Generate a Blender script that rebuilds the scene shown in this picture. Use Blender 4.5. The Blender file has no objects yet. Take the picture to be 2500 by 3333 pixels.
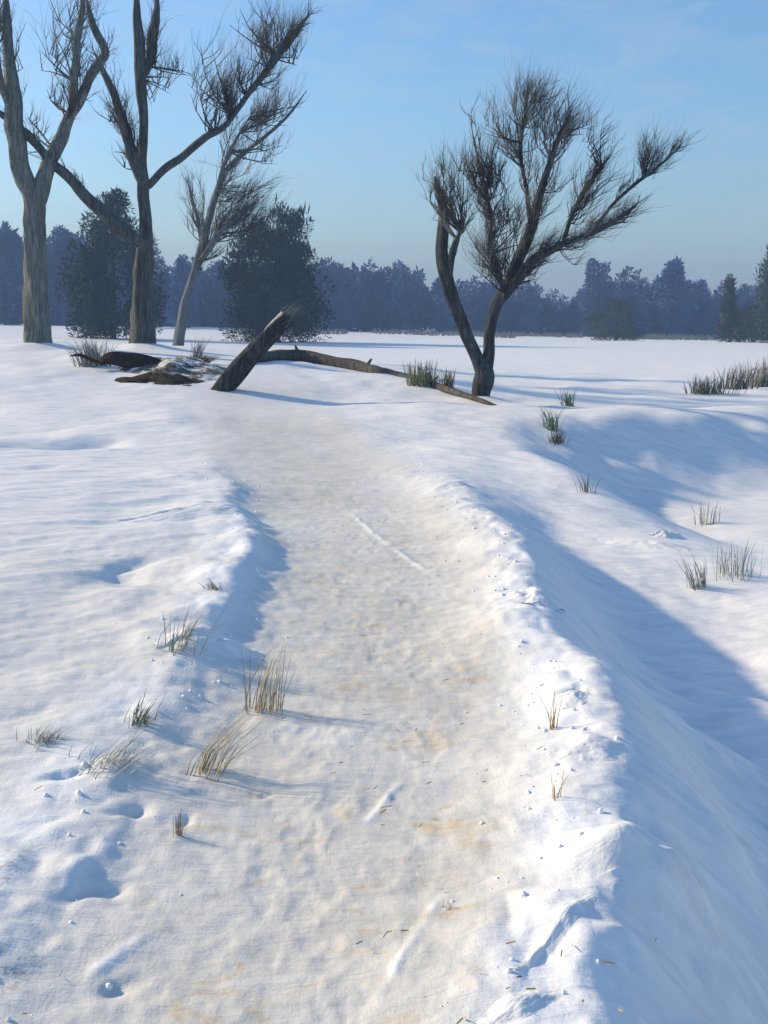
import bpy, math, random
import numpy as np
from mathutils import Vector

random.seed(7)
rng = np.random.default_rng(11)
SC = bpy.context.scene
COL = SC.collection

# ------------------------------------------------------------------ camera, sky, sun, exposure
F = 1098.0            # focal length in pixels of a 768 x 1024 picture
YH = 318.0            # row of the horizon
EYE = 1.60
cam_data = bpy.data.cameras.new('camera')
cam = bpy.data.objects.new('camera', cam_data)
COL.objects.link(cam)
SC.camera = cam
cam.location = (0, 0, EYE)
cam.rotation_euler = (math.radians(90), 0, 0)
cam_data.sensor_fit = 'VERTICAL'
cam_data.sensor_height = 24.0
cam_data.lens = F / 1024.0 * 24.0
cam_data.shift_y = -(512.0 - YH) / 1024.0
cam_data.clip_start = 0.05
cam_data.clip_end = 5000

SUN_EL = math.radians(25.0)
SUN_BACK = math.radians(21.0)          # the sun stands at the left, a little beyond the picture plane
sun_dir = Vector((-math.cos(SUN_BACK) * math.cos(SUN_EL), math.sin(SUN_BACK) * math.cos(SUN_EL), math.sin(SUN_EL)))

world = bpy.data.worlds.new('World')
SC.world = world
world.use_nodes = True
wn, wl = world.node_tree.nodes, world.node_tree.links
wn.clear()
w_out = wn.new('ShaderNodeOutputWorld')
w_bg = wn.new('ShaderNodeBackground')
w_sky = wn.new('ShaderNodeTexSky')
w_sky.sky_type = 'NISHITA'
w_sky.sun_disc = False
w_sky.sun_elevation = SUN_EL
w_sky.sun_rotation = math.atan2(sun_dir.x, sun_dir.y)
w_sky.altitude = 200
w_sky.air_density = 1.45
w_sky.dust_density = 1.3
w_sky.ozone_density = 7.5
w_bg.inputs['Strength'].default_value = 0.148
# thin streaks of high cloud, drawn out along the sky
w_tc = wn.new('ShaderNodeTexCoord')
w_map = wn.new('ShaderNodeMapping')
w_map.inputs['Rotation'].default_value = (0, math.radians(14), 0)
w_map.inputs['Scale'].default_value = (9, 9, 30)
w_no = wn.new('ShaderNodeTexNoise')
w_no.inputs['Scale'].default_value = 1.6
w_no.inputs['Detail'].default_value = 9
w_no.inputs['Roughness'].default_value = 0.62
w_no.inputs['Distortion'].default_value = 0.6
w_ra = wn.new('ShaderNodeMapRange')
w_ra.inputs['From Min'].default_value = 0.45
w_ra.inputs['From Max'].default_value = 0.80
w_ra.inputs['To Min'].default_value = 0.0
w_ra.inputs['To Max'].default_value = 0.45
w_mix = wn.new('ShaderNodeMixRGB')
w_mix.inputs['Color2'].default_value = (2.7, 3.3, 3.9, 1)
wl.new(w_tc.outputs['Generated'], w_map.inputs['Vector'])
wl.new(w_map.outputs[0], w_no.inputs['Vector'])
wl.new(w_no.outputs[0], w_ra.inputs['Value'])
wl.new(w_ra.outputs[0], w_mix.inputs['Fac'])
wl.new(w_sky.outputs[0], w_mix.inputs['Color1'])
wl.new(w_mix.outputs[0], w_bg.inputs['Color'])
wl.new(w_bg.outputs[0], w_out.inputs['Surface'])

sun_data = bpy.data.lights.new('sun', 'SUN')
sun = bpy.data.objects.new('sun', sun_data)
COL.objects.link(sun)
sun_data.energy = 4.5
sun_data.angle = math.radians(2.6)
sun_data.color = (1.0, 0.785, 0.48)
sun.rotation_euler = sun_dir.to_track_quat('Z', 'Y').to_euler()

SC.view_settings.view_transform = 'Standard'
SC.view_settings.look = 'None'
SC.view_settings.exposure = 0.36
SC.view_settings.gamma = 1.0
SC.view_settings.use_curve_mapping = False
SC.cycles.use_denoising = True
SC.cycles.max_bounces = 6
SC.cycles.volume_bounces = 0


# ------------------------------------------------------------------ numeric noise
def hash2(ix, iy, seed):
    h = (ix.astype(np.int64) * 374761393 + iy.astype(np.int64) * 668265263 + seed * 974634533) & 0xFFFFFFFF
    h = ((h ^ (h >> 13)) * 1274126177) & 0xFFFFFFFF
    h = h ^ (h >> 16)
    return (h & 0xFFFFFF) / float(0xFFFFFF)


def vnoise(x, y, seed=0):
    ix, iy = np.floor(x), np.floor(y)
    fx, fy = x - ix, y - iy
    fx = fx * fx * fx * (fx * (fx * 6 - 15) + 10)
    fy = fy * fy * fy * (fy * (fy * 6 - 15) + 10)
    a, b = hash2(ix, iy, seed), hash2(ix + 1, iy, seed)
    c, d = hash2(ix, iy + 1, seed), hash2(ix + 1, iy + 1, seed)
    return (a + (b - a) * fx) * (1 - fy) + (c + (d - c) * fx) * fy - 0.5


def fbm(x, y, octaves, seed=0, gain=0.5):
    s = np.zeros_like(x)
    a = 1.0
    for o in range(octaves):
        s = s + a * vnoise(x * 2 ** o + 17.3 * o, y * 2 ** o - 9.1 * o, seed + o)
        a *= gain
    return s


def sstep(a, b, x):
    t = np.clip((x - a) / (b - a), 0, 1)
    return t * t * (3 - 2 * t)


# ------------------------------------------------------------------ the lie of the land
PATH_Y = np.array([-6, 0, 3, 5, 7, 8.5, 10, 12, 14.5, 18, 22, 27, 34])
BANK_Y = np.array([-6, 2.0, 2.6, 2.95, 3.3, 4.0, 5.7, 7.7, 9.0, 10.5, 13, 30])
BANK_R = np.array([.36, .36, .43, .53, .63, .74, .79, .85, .95, 1.01, 1.1, 1.1])
BANK_L = np.array([1.0, 1.0, .97, .95, .93, .88, .74, .86, .95, 1.0, 1.1, 1.1])
PATH_X = np.array([0.1, 0.0, -.04, .0, .02, -.12, -.42, -.80, -1.25, -1.95, -3.1, -5.2, -9.0])


def path_x(Y):
    return np.interp(Y, PATH_Y, PATH_X)


def px_flat(px, py):
    Y = EYE * F / (py - YH)
    return ((px - 384) * Y / F, Y)


# trodden holes in the snow: pixel place, half length, half width, heading, depth
HOLES = [(70, 791, .14, .055, 55, .085), (130, 818, .15, .07, 60, .09), (184, 822, .07, .045, 20, .06), (203, 794, .08, .035, 75, .05),
         (263, 792, .07, .035, 75, .045), (94, 895, .13, .06, 55, .085), (114, 988, .09, .05, 60, .07),
         (574, 712, .09, .07, 30, .10), (66, 448, .75, .36, 75, .55), (112, 592, .30, .15, 35, .17), (30, 476, .5, .2, 80, .08),
         (250, 520, .22, .12, 20, .09), (640, 835, .13, .09, 30, .09)]
HOLES = [(*px_flat(a, b), c * .48, d * .48, math.radians(e), g * .26) if b > 600 else (*px_flat(a, b), c, d, math.radians(e), g * .34) for a, b, c, d, e, g in HOLES]
# pressed-up ribs of clean snow on the path: end points in pixels, half width, height
RIBS = [((445, 895), (366, 1024), .016, .007), ((403, 780), (362, 828), .014, .006), ((350, 510), (390, 545), .022, .009), ((390, 545), (432, 575), .020, .008),
        ((85, 985), (150, 935), .022, .010), ((55, 905), (120, 835), .035, .016)]
RIBS = [(px_flat(*a), px_flat(*b), c, d) for a, b, c, d in RIBS]


def rib_mask(X, Y):
    m = np.zeros_like(X)
    h = np.zeros_like(X)
    for (x0, y0), (x1, y1), w, dz in RIBS:
        L2 = (x1 - x0) ** 2 + (y1 - y0) ** 2
        t = np.clip(((X - x0) * (x1 - x0) + (Y - y0) * (y1 - y0)) / L2, 0, 1)
        d = np.hypot(X - x0 - t * (x1 - x0), Y - y0 - t * (y1 - y0))
        g = np.exp(-(d / w) ** 2) * np.clip(.2 + 1.3 * (vnoise(X * 30, Y * 9, 71) + .5), 0, 1) * np.clip(1.4 * np.sin(math.pi * np.clip(t, .02, .98)) + .1, 0, 1)
        m = np.maximum(m, g)
        h = np.maximum(h, g * dz)
    return m, h


_pr = np.random.default_rng(404)
PRINTS = []
for _i in range(170):
    _y = 2.2 + 9.0 * _pr.uniform() ** 1.2
    _x = float(np.interp(_y, PATH_Y, PATH_X)) + _pr.normal(0, .34)
    PRINTS.append((_x, _y, _pr.normal(0, .30) - .05, _pr.uniform(.0008, .0024), _pr.choice([-1, 1])))


def prints(X, Y):
    """many old boot prints trodden into one another"""
    shape = X.shape
    Xf, Yf = X.ravel(), Y.ravel()
    out = np.zeros_like(Xf)
    idx = np.nonzero((Yf > 1.8) & (Yf < 11.6) & (np.abs(Xf) < 2.2))[0]
    if not len(idx):
        return out.reshape(shape)
    x, y = Xf[idx], Yf[idx]
    wx = x + .012 * fbm(x * 14, y * 14, 2, 301)
    acc = np.zeros_like(x)
    for px, py, a, dz, side in PRINTS:
        near = np.nonzero((np.abs(y - py) < .26) & (np.abs(x - px) < .26))[0]
        if not len(near):
            continue
        u = (wx[near] - px) * math.sin(a) + (y[near] - py) * math.cos(a)
        v = (wx[near] - px) * math.cos(a) - (y[near] - py) * math.sin(a)
        half = np.where(u > .0, .050, .038)
        q = np.sqrt((u / .135) ** 2 + (v / half) ** 2 * (1 + .6 * np.exp(-((u + .03) / .035) ** 2)))
        q = q + .35 * fbm(x[near] * 16, y[near] * 16, 2, 303)
        cut = 1 - sstep(.65, 1.15, q)
        tread = 1 + .5 * fbm(x[near] * 30, y[near] * 30, 2, 302)
        acc[near] += -dz * cut * tread + .45 * dz * np.exp(-((q - 1.25) / .18) ** 2)
    out[idx] = acc
    return out.reshape(shape)


def land(X, Y, fine=True):
    X = np.asarray(X, float)
    Y = np.asarray(Y, float)
    xc = path_x(Y)
    wob = fbm(Y * .9, X * .2, 3, 5) * .22
    d = X - xc + wob * sstep(2, 4, Y)
    # far plain: dips to the right with distance
    far = sstep(22, 70, Y)
    z_far = -.0032 * Y - .0165 * X * Y / 140.0 + .35 * sstep(4, -30, X) * sstep(20, 60, Y)
    z_far = z_far + .10 * fbm(X * .08, Y * .08, 3, 8) * far
    # the knoll under the trees
    k = np.exp(-(((X + 9.0) / 8.5) ** 2 + ((Y - 28.0) / 9.5) ** 2)) * 1.02
    k = k + .25 * np.exp(-(((X + 2.5) / 4.2) ** 2 + ((Y - 21.5) / 4.0) ** 2))
    z = z_far + k
    z = z + .12 * sstep(12, 19, Y) * np.exp(-((X - 1.2) / 2.6) ** 2) * sstep(30, 22, Y)
    near = sstep(17, 8, Y)
    # left field rises a little away from the path
    left = sstep(-.6, -2.4, d)
    z = z + left * near * (.02 + .035 * np.clip(-d, 0, 6)) 
    # left bank of thrown-up snow
    br, bl = np.interp(Y, BANK_Y, BANK_R), np.interp(Y, BANK_Y, BANK_L)
    hl = (.026 + .055 * sstep(3.4, 5.4, Y) + .022 * vnoise(Y * 1.3, Y * 0 + 3.3, 21)) * sstep(13, 8.5, Y)
    e = d + bl + .10
    z = z + hl * np.exp(-(e / np.where(e > 0, .17, .60)) ** 2) * (1 + .7 * fbm(X * 2.2, Y * 1.9, 3, 31))
    # right ridge, then the ditch behind it
    amp = sstep(12.5, 4.2, Y)
    hr = (.075 + .04 * vnoise(Y * 1.1 + 4, Y * 0 + 1.3, 22)) * sstep(14.5, 7.0, Y)
    e = d - br
    z = z + hr * np.exp(-(e / np.where(e > 0, .34, .36)) ** 2) * (1 + .5 * fbm(X * 2.4, Y * 2.0, 3, 32))
    z = z - amp * .60 * sstep(.03, .92, e) * (1 - .70 * sstep(1.25 , 2.9, e))
    # trodden path is a shallow trough
    z = z - .035 * np.exp(-(d / .75) ** 4) * sstep(20, 14, Y)
    # hollow on the right
    w = (X - 1.5) * .50 - (Y - 15.6) * .87 + .5 * fbm(X * .7, Y * .7, 2, 83)
    z = z - .88 * sstep(0, 2.4, w) * sstep(0, 1.6, X - 1.45 - .10 * (15 - Y)) * sstep(6.0, 13.5, Y)
    z = z + .10 * np.exp(-((w + .5) / .8) ** 2) * sstep(2, 4, X)
    for bx, by, ra, rb, hh in ((.80, 3.12, .20, .13, .13), (.93, 2.62, .16, .12, .12), (1.30, 3.75, .22, .14, .10), (1.45, 4.9, .26, .2, .09), (.62, 2.75, .12, .10, .05)):
        g_ = np.hypot((X - bx + .12 * fbm(X * 5, Y * 5, 2, 84)) / ra, (Y - by + .12 * fbm(X * 5 + 7, Y * 5, 2, 85)) / rb)
        z = z + hh * np.exp(-g_ ** 2)
    for tx_, ty_, tr_ in ((-8.03, 25.5, .62), (-5.92, 27.0, .62), (-6.18, 33.0, .4), (1.66, 19.0, .42)):
        z = z + .13 * np.exp(-(np.hypot(X - tx_ - .1, Y - ty_ + .1) / tr_) ** 2)
    # a scoop below the log
    z = z - .16 * np.exp(-(((X + .6) / 1.9) ** 2 + ((Y - 18.4) / 1.0) ** 2))
    # broad drifts
    soft = sstep(1.0, 1.6, np.abs(d)) * .75 + .25
    z = z + soft * (.13 * fbm(X * .42 + 3, Y * .42, 2, 41) + .04 * fbm(X * 1.3, Y * 1.1, 2, 42)) * sstep(60, 20, Y)
    # wind-combed ribs that follow the slopes: down and to the left on the left, down and to the right on the right
    s = np.where(d < 0, (X * .80 + Y * .60), (X * .72 - Y * .69))
    t = np.where(d < 0, (-X * .60 + Y * .80), (X * .69 + Y * .72))
    comb = fbm(s * 1.3, t * 7.0, 3, 51)
    z = z + .018 * comb * sstep(1.0, 1.5, np.abs(d)) * sstep(26, 10, Y)
    z = z + .11 * fbm(s * 1.1 + 4, t * 3.0, 3, 53) * sstep(.8, 1.3, d) * sstep(9, 5, Y)
    z = z + .007 * fbm(X * 5, Y * 3.2, 3, 61) * sstep(30, 12, Y)
    # crumbly snow on the two banks
    pathy = np.exp(-(d / .85) ** 4) * sstep(16, 9, Y)
    z = z + pathy * .006 * fbm(X * 6, Y * 5, 4, 64)
    ban = np.maximum(np.exp(-((d - br) / .24) ** 2), np.exp(-((d + bl) / .24) ** 2)) * sstep(14, 7, Y)
    z = z + ban * (.035 * np.abs(fbm(X * 4.5, Y * 4.5, 3, 66)) + .008 * fbm(X * 14, Y * 14, 2, 67))
    if fine:
        for hx, hy, a, b, ang, dz in HOLES:
            u = (X - hx) * math.sin(ang) + (Y - hy) * math.cos(ang)
            v = (X - hx) * math.cos(ang) - (Y - hy) * math.sin(ang)
            u = u + a * .9 * fbm(X * .9 / b * .4, Y * .9 / b * .4, 2, 15)
            v = v + b * 1.3 * fbm(X * .9 / b * .4 + 9, Y * .9 / b * .4, 2, 16)
            q = (u / (a * 1.15)) ** 2 + (v / np.where(v < 0, b * .75, b * 1.5)) ** 2
            z = z - dz * np.exp(-q ** 1.25)
        z = z + rib_mask(X, Y)[1]
        z = z + prints(X, Y)
        z = z + .004 * fbm(X * 22, Y * 17, 2, 69) * sstep(12, 6, Y)
    return z


Z0 = float(land(np.array([0.0]), np.array([3.0]))[0])
_GY = np.exp(np.linspace(math.log(1.8), math.log(180), 1600))


def ground_at(px, py):
    """the point of the ground that lies under a place in the picture"""
    xs = (px - 384) * _GY / F
    zs = land(xs, _GY) - Z0
    ray = EYE - (py - YH) * _GY / F
    below = np.nonzero(ray <= zs)[0]
    i = below[0] if len(below) else len(_GY) - 1
    return Vector((xs[i], _GY[i], zs[i]))


def gz(x, y):
    return float(land(np.array([x]), np.array([y]))[0]) - Z0


def at(px, py, Y):
    return Vector(((px - 384) * Y / F, Y, EYE - (py - YH) * Y / F))


# ------------------------------------------------------------------ materials
def new_mat(name):
    m = bpy.data.materials.new(name)
    m.use_nodes = True
    n, l = m.node_tree.nodes, m.node_tree.links
    return m, n, l, n['Principled BSDF']


def noise_node(n, l, scale, detail=4, rough=.55, stretch=(1, 1, 1), rot=(0, 0, 0), dist=0.0, coord='Object'):
    tc = n.new('ShaderNodeTexCoord')
    mp = n.new('ShaderNodeMapping')
    mp.inputs['Scale'].default_value = stretch
    mp.inputs['Rotation'].default_value = rot
    nt = n.new('ShaderNodeTexNoise')
    nt.inputs['Scale'].default_value = scale
    nt.inputs['Detail'].default_value = detail
    nt.inputs['Roughness'].default_value = rough
    nt.inputs['Distortion'].default_value = dist
    l.new(tc.outputs[coord], mp.inputs['Vector'])
    l.new(mp.outputs[0], nt.inputs['Vector'])
    return nt.outputs[0]


def ramp(n, l, src, stops):
    r = n.new('ShaderNodeValToRGB')
    r.color_ramp.elements[0].position, r.color_ramp.elements[0].color = stops[0][0], (*stops[0][1], 1)
    r.color_ramp.elements[1].position, r.color_ramp.elements[1].color = stops[-1][0], (*stops[-1][1], 1)
    for p, c in stops[1:-1]:
        e = r.color_ramp.elements.new(p)
        e.color = (*c, 1)
    l.new(src, r.inputs[0])
    return r.outputs[0]


def mathn(n, l, op, a, b=None, clamp=False):
    m = n.new('ShaderNodeMath')
    m.operation = op
    m.use_clamp = clamp
    for i, v in enumerate((a, b)):
        if v is None:
            continue
        if isinstance(v, (int, float)):
            m.inputs[i].default_value = v
        else:
            l.new(v, m.inputs[i])
    return m.outputs[0]


def mixc(n, l, fac, a, b):
    m = n.new('ShaderNodeMixRGB')
    for i, v in (('Fac', fac), ('Color1', a), ('Color2', b)):
        if isinstance(v, (int, float)):
            m.inputs[i].default_value = v
        elif isinstance(v, tuple):
            m.inputs[i].default_value = (*v, 1)
        else:
            l.new(v, m.inputs[i])
    return m.outputs[0]


def bump(n, l, src, dist, strength=1.0, prev=None):
    b = n.new('ShaderNodeBump')
    b.inputs['Strength'].default_value = strength
    b.inputs['Distance'].default_value = dist
    l.new(src, b.inputs['Height'])
    if prev is not None:
        l.new(prev, b.inputs['Normal'])
    return b.outputs[0]


def attr(n, name):
    a = n.new('ShaderNodeAttribute')
    a.attribute_name = name
    return a.outputs['Fac']


def snow_material():
    m, n, l, p = new_mat('snow')
    dirt = attr(n, 'trodden')
    clean = attr(n, 'fresh')
    soil = attr(n, 'soil')
    # clean snow with crust of slightly differing greys
    s1 = noise_node(n, l, 1.0, 6, .6, (3.2, 16, 3), (0, 0, math.radians(-38)), .5)
    base = ramp(n, l, s1, [(.30, (.66, .685, .71)), (.50, (.775, .78, .78)), (.68, (.86, .86, .85))])
    # trodden snow: grey cream, with ochre litter stains
    s2 = noise_node(n, l, 1.0, 7, .62, (3.0, 11, 3), (0, 0, math.radians(-30)), .8)
    tr = ramp(n, l, s2, [(.30, (.48, .485, .465)), (.50, (.59, .575, .515)), (.70, (.67, .655, .605))])
    s3 = noise_node(n, l, 1.0, 6, .6, (4.2, 7.5, 3), (0, 0, math.radians(-52)), 1.4)
    och = mathn(n, l, 'MULTIPLY', ramp(n, l, s3, [(.55, (0, 0, 0)), (.72, (.95, .95, .95))]), attr(n, 'ochre'))
    tr = mixc(n, l, och, tr, (.56, .40, .18))
    c = mixc(n, l, dirt, base, tr)
    s5 = noise_node(n, l, 1.0, 5, .6, (2.5, 9, 3), (0, 0, math.radians(-45)), .6)
    c = mixc(n, l, clean, c, (.84, .865, .895))
    s4 = noise_node(n, l, 34, 5, .7, (1, 1, 1))
    so = mathn(n, l, 'MULTIPLY', ramp(n, l, s4, [(.50, (0, 0, 0)), (.58, (1, 1, 1))]), soil)
    c = mixc(n, l, so, c, (.27, .225, .17))
    l.new(c, p.inputs['Base Color'])
    p.inputs['Roughness'].default_value = .55
    p.inputs['Specular IOR Level'].default_value = .25
    # relief: long combed strokes crossing each other, plus fine grain
    b1 = noise_node(n, l, 1.0, 5, .6, (7, 30, 9), (0, 0, math.radians(-36)), .9)
    b2 = noise_node(n, l, 1.0, 4, .6, (24, 6, 9), (0, 0, math.radians(-20)), .9)
    b3 = noise_node(n, l, 85, 3, .6)
    k = mathn(n, l, 'ADD', mathn(n, l, 'MULTIPLY', b1, 1.0), mathn(n, l, 'MULTIPLY', b2, .3))
    nb = bump(n, l, k, .011, .5)
    nb = bump(n, l, b3, .003, .5, nb)
    l.new(nb, p.inputs['Normal'])
    return m


def plain_snow_material():
    m, n, l, p = new_mat('snow_clod')
    s1 = noise_node(n, l, 9, 6, .6, (1, 3, 1))
    l.new(ramp(n, l, s1, [(.3, (.76, .79, .83)), (.65, (.89, .91, .935))]), p.inputs['Base Color'])
    p.inputs['Roughness'].default_value = .55
    b1 = noise_node(n, l, 1.0, 5, .6, (18, 90, 40), (0, 0, math.radians(-40)))
    l.new(bump(n, l, b1, .008, .6), p.inputs['Normal'])
    return m


def bark_material(name, c0, c1, c2, scale=1.0, lie=0.0):
    m, n, l, p = new_mat(name)
    s1 = noise_node(n, l, 3.0 * scale, 8, .65, (4, 4, .45), (0, math.radians(lie), 0), .8)
    s2 = noise_node(n, l, 14 * scale, 5, .6, (3, 3, .25), (0, math.radians(lie), 0))
    k = mathn(n, l, 'ADD', mathn(n, l, 'MULTIPLY', s1, .6), mathn(n, l, 'MULTIPLY', s2, .4))
    l.new(ramp(n, l, k, [(.36, c0), (.50, c1), (.62, c2)]), p.inputs['Base Color'])
    p.inputs['Roughness'].default_value = .9
    p.inputs['Specular IOR Level'].default_value = .15
    l.new(bump(n, l, k, .06, 1.0), p.inputs['Normal'])
    return m


def leaf_material(name, c0, c1, c2, scale=.9):
    m, n, l, p = new_mat(name)
    s1 = noise_node(n, l, scale, 4, .6)
    l.new(ramp(n, l, s1, [(.35, c0), (.5, c1), (.66, c2)]), p.inputs['Base Color'])
    p.inputs['Roughness'].default_value = .85
    p.inputs['Specular IOR Level'].default_value = .1
    return m


M_SNOW = snow_material()
M_CLOD = plain_snow_material()
M_BARK_PALE = bark_material('bark_pale_olive', (.050, .053, .049), (.145, .155, .142), (.26, .275, .255))
M_BARK_GREY = bark_material('bark_dark_grey', (.026, .028, .028), (.076, .082, .080), (.155, .165, .160))
M_BARK_THIN = bark_material('bark_frosted_grey', (.07, .082, .092), (.125, .145, .16), (.19, .215, .235))
M_BARK_WILLOW = bark_material('bark_blackish', (.014, .015, .016), (.045, .050, .051), (.105, .116, .118))
M_FROST = bark_material('hoar_frosted_bark', (.16, .18, .19), (.33, .36, .38), (.52, .55, .57), 1.4, -42)
M_STUMP = bark_material('stump_bark', (.010, .010, .010), (.036, .038, .038), (.09, .095, .095), 1.4, -42)
M_WOOD_DARK = bark_material('wet_brown_wood', (.012, .007, .005), (.035, .022, .016), (.075, .055, .042), 1.6, 84)
M_WOOD_LOG = bark_material('weathered_log', (.035, .030, .024), (.085, .077, .066), (.17, .158, .138), 1.2, 80)
M_TWIG_GREY = leaf_material('twig_grey', (.080, .084, .084), (.135, .142, .142), (.20, .21, .208), 2.0)
M_TWIG_BROWN = leaf_material('twig_brown', (.034, .029, .026), (.070, .061, .055), (.12, .106, .095), 2.0)
M_TWIG_FROST = leaf_material('twig_frosted', (.10, .11, .115), (.15, .165, .17), (.21, .225, .23), 2.0)
M_SPRUCE = leaf_material('spruce_needles', (.012, .020, .024), (.024, .036, .040), (.045, .060, .060), 1.1)
M_SPRUCE_BROWN = leaf_material('spruce_brown', (.014, .014, .012), (.032, .032, .028), (.055, .052, .044), 1.1)
M_FAR_HAZED = leaf_material('far_crowns_haze_blue', (.045, .075, .170), (.068, .108, .235), (.095, .145, .290), .15)  # blue of the distant air put into the crown colour, besides the haze volume
M_FAR_HAZED_B = leaf_material('far_crowns_haze_blue_deep', (.050, .092, .230), (.072, .125, .30), (.10, .165, .37), .15)  # stronger haze blue painted into the crowns of a few far trees
M_OLIVE = leaf_material('olive_needles', (.034, .042, .024), (.066, .074, .038), (.13, .11, .052), .8)
M_SHRUB = leaf_material('dark_green_shrub', (.028, .046, .034), (.050, .074, .052), (.080, .104, .070), .8)


def grass_material(name, c0, c1, c2):
    m, n, l, p = new_mat(name)
    s1 = noise_node(n, l, 24, 3, .6)
    l.new(ramp(n, l, s1, [(.35, c0), (.5, c1), (.65, c2)]), p.inputs['Base Color'])
    p.inputs['Roughness'].default_value = .8
    p.inputs['Specular IOR Level'].default_value = .15
    return m


G_GREY = grass_material('grass_grey', (.16, .165, .14), (.26, .265, .23), (.36, .365, .33))
G_DARK = grass_material('grass_dark', (.05, .055, .045), (.12, .125, .105), (.22, .225, .20))
G_GREEN = grass_material('grass_green', (.09, .12, .075), (.20, .235, .16), (.31, .335, .26))
G_OLIVE = grass_material('grass_olive', (.12, .13, .06), (.24, .25, .14), (.36, .36, .24))
G_MOUND = grass_material('grass_mound', (.09, .08, .05), (.17, .155, .10), (.27, .25, .18))
G_PALE = grass_material('grass_pale', (.20, .22, .17), (.32, .335, .28), (.44, .45, .40))
G_TEAL = grass_material('grass_teal', (.06, .10, .085), (.16, .21, .18), (.28, .32, .28))
G_OCHRE = grass_material('grass_ochre', (.22, .14, .04), (.40, .33, .18), (.46, .44, .34))
G_STRAW = grass_material('straw', (.30, .17, .04), (.45, .30, .11), (.55, .42, .22))


# ------------------------------------------------------------------ mesh helpers
class MB:
    def __init__(self):
        self.v, self.f, self.n = [], [], 0

    def add(self, verts, faces):
        verts = np.asarray(verts, float).reshape(-1, 3)
        self.v.append(verts)
        self.f.extend([tuple(i + self.n for i in q) for q in faces])
        self.n += len(verts)

    def mesh(self, name, mat, origin=(0, 0, 0), smooth=True):
        me = bpy.data.meshes.new(name)
        V = np.concatenate(self.v) - np.array(origin)
        me.from_pydata(V.tolist(), [], self.f)
        me.materials.append(mat)
        if smooth:
            me.polygons.foreach_set('use_smooth', [True] * len(me.polygons))
        me.update()
        return me


def link(name, me, parent=None, loc=(0, 0, 0), **props):
    o = bpy.data.objects.new(name, me)
    COL.objects.link(o)
    o.location = loc
    if parent is not None:
        o.parent = parent
    for k, v in props.items():
        o[k] = v
    return o


def empty(name, loc, **props):
    return link(name, None, None, loc, **props)


def fast_mesh(name, V, quads, mat, smooth=True):
    """mesh from numpy arrays; quads is (n,4) or (n,3)"""
    me = bpy.data.meshes.new(name)
    k = quads.shape[1]
    me.vertices.add(len(V))
    me.vertices.foreach_set('co', np.ascontiguousarray(V, dtype=np.float32).ravel())
    me.loops.add(quads.size)
    me.loops.foreach_set('vertex_index', np.ascontiguousarray(quads, dtype=np.int32).ravel())
    me.polygons.add(len(quads))
    me.polygons.foreach_set('loop_start', np.arange(0, quads.size, k, dtype=np.int32))
    me.polygons.foreach_set('use_smooth', np.full(len(quads), smooth))
    me.materials.append(mat)
    me.update(calc_edges=True)
    me.validate()
    return me


def catmull(P, step):
    """P: (n,k) control points; returns a dense smooth polyline"""
    P = np.asarray(P, float)
    if len(P) == 2:
        m = max(2, int(np.linalg.norm(P[1, :3] - P[0, :3]) / step) + 1)
        t = np.linspace(0, 1, m)[:, None]
        return P[0] * (1 - t) + P[1] * t
    Q = np.vstack([2 * P[0] - P[1], P, 2 * P[-1] - P[-2]])
    out = []
    for i in range(1, len(Q) - 2):
        m = max(2, int(np.linalg.norm(Q[i + 1, :3] - Q[i, :3]) / step) + 1)
        t = np.linspace(0, 1, m, endpoint=False)[:, None]
        a, b, c, d = Q[i - 1], Q[i], Q[i + 1], Q[i + 2]
        out.append(.5 * (2 * b + (c - a) * t + (2 * a - 5 * b + 4 * c - d) * t ** 2 + (3 * b - a - 3 * c + d) * t ** 3))
    out.append(P[-1][None])
    return np.vstack(out)


def tube(mb, P, sides=14, flute=.16, seed=0, knots=.05, cap=True):
    """P: (n,4) x y z radius, a gnarled limb"""
    P = np.asarray(P, float)
    n = len(P)
    T = np.gradient(P[:, :3], axis=0)
    T /= np.linalg.norm(T, axis=1)[:, None] + 1e-9
    u = np.cross(T[0], (0, 1, 0.13))
    if np.linalg.norm(u) < .1:
        u = np.cross(T[0], (1, 0, 0))
    u /= np.linalg.norm(u)
    arc = np.concatenate([[0], np.cumsum(np.linalg.norm(np.diff(P[:, :3], axis=0), axis=1))])
    ang = np.linspace(0, 2 * math.pi, sides, endpoint=False)
    V = np.zeros((n, sides, 3))
    for i in range(n):
        u = u - T[i] * np.dot(u, T[i])
        u /= np.linalg.norm(u) + 1e-9
        w = np.cross(T[i], u)
        tw = ang + .25 * arc[i]
        r = P[i, 3] * (1 + flute * 2 * fbm(np.cos(tw) * 2.6 + 5, np.sin(tw) * 2.6 + arc[i] * .55 / (1 + 0 * tw), 2, seed)
                       + knots * 2 * vnoise(np.cos(ang) * 1.1 + arc[i] * 2.1, np.sin(ang) * 1.1, seed + 9))
        V[i] = P[i, :3] + (np.cos(ang) * r)[:, None] * u + (np.sin(ang) * r)[:, None] * w
    f = []
    for i in range(n - 1):
        for j in range(sides):
            k = (j + 1) % sides
            f.append((i * sides + j, i * sides + k, (i + 1) * sides + k, (i + 1) * sides + j))
    if cap:
        f.append(tuple(reversed(range(sides))))
        f.append(tuple((n - 1) * sides + j for j in range(sides)))
    mb.add(V.reshape(-1, 3), f)


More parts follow.
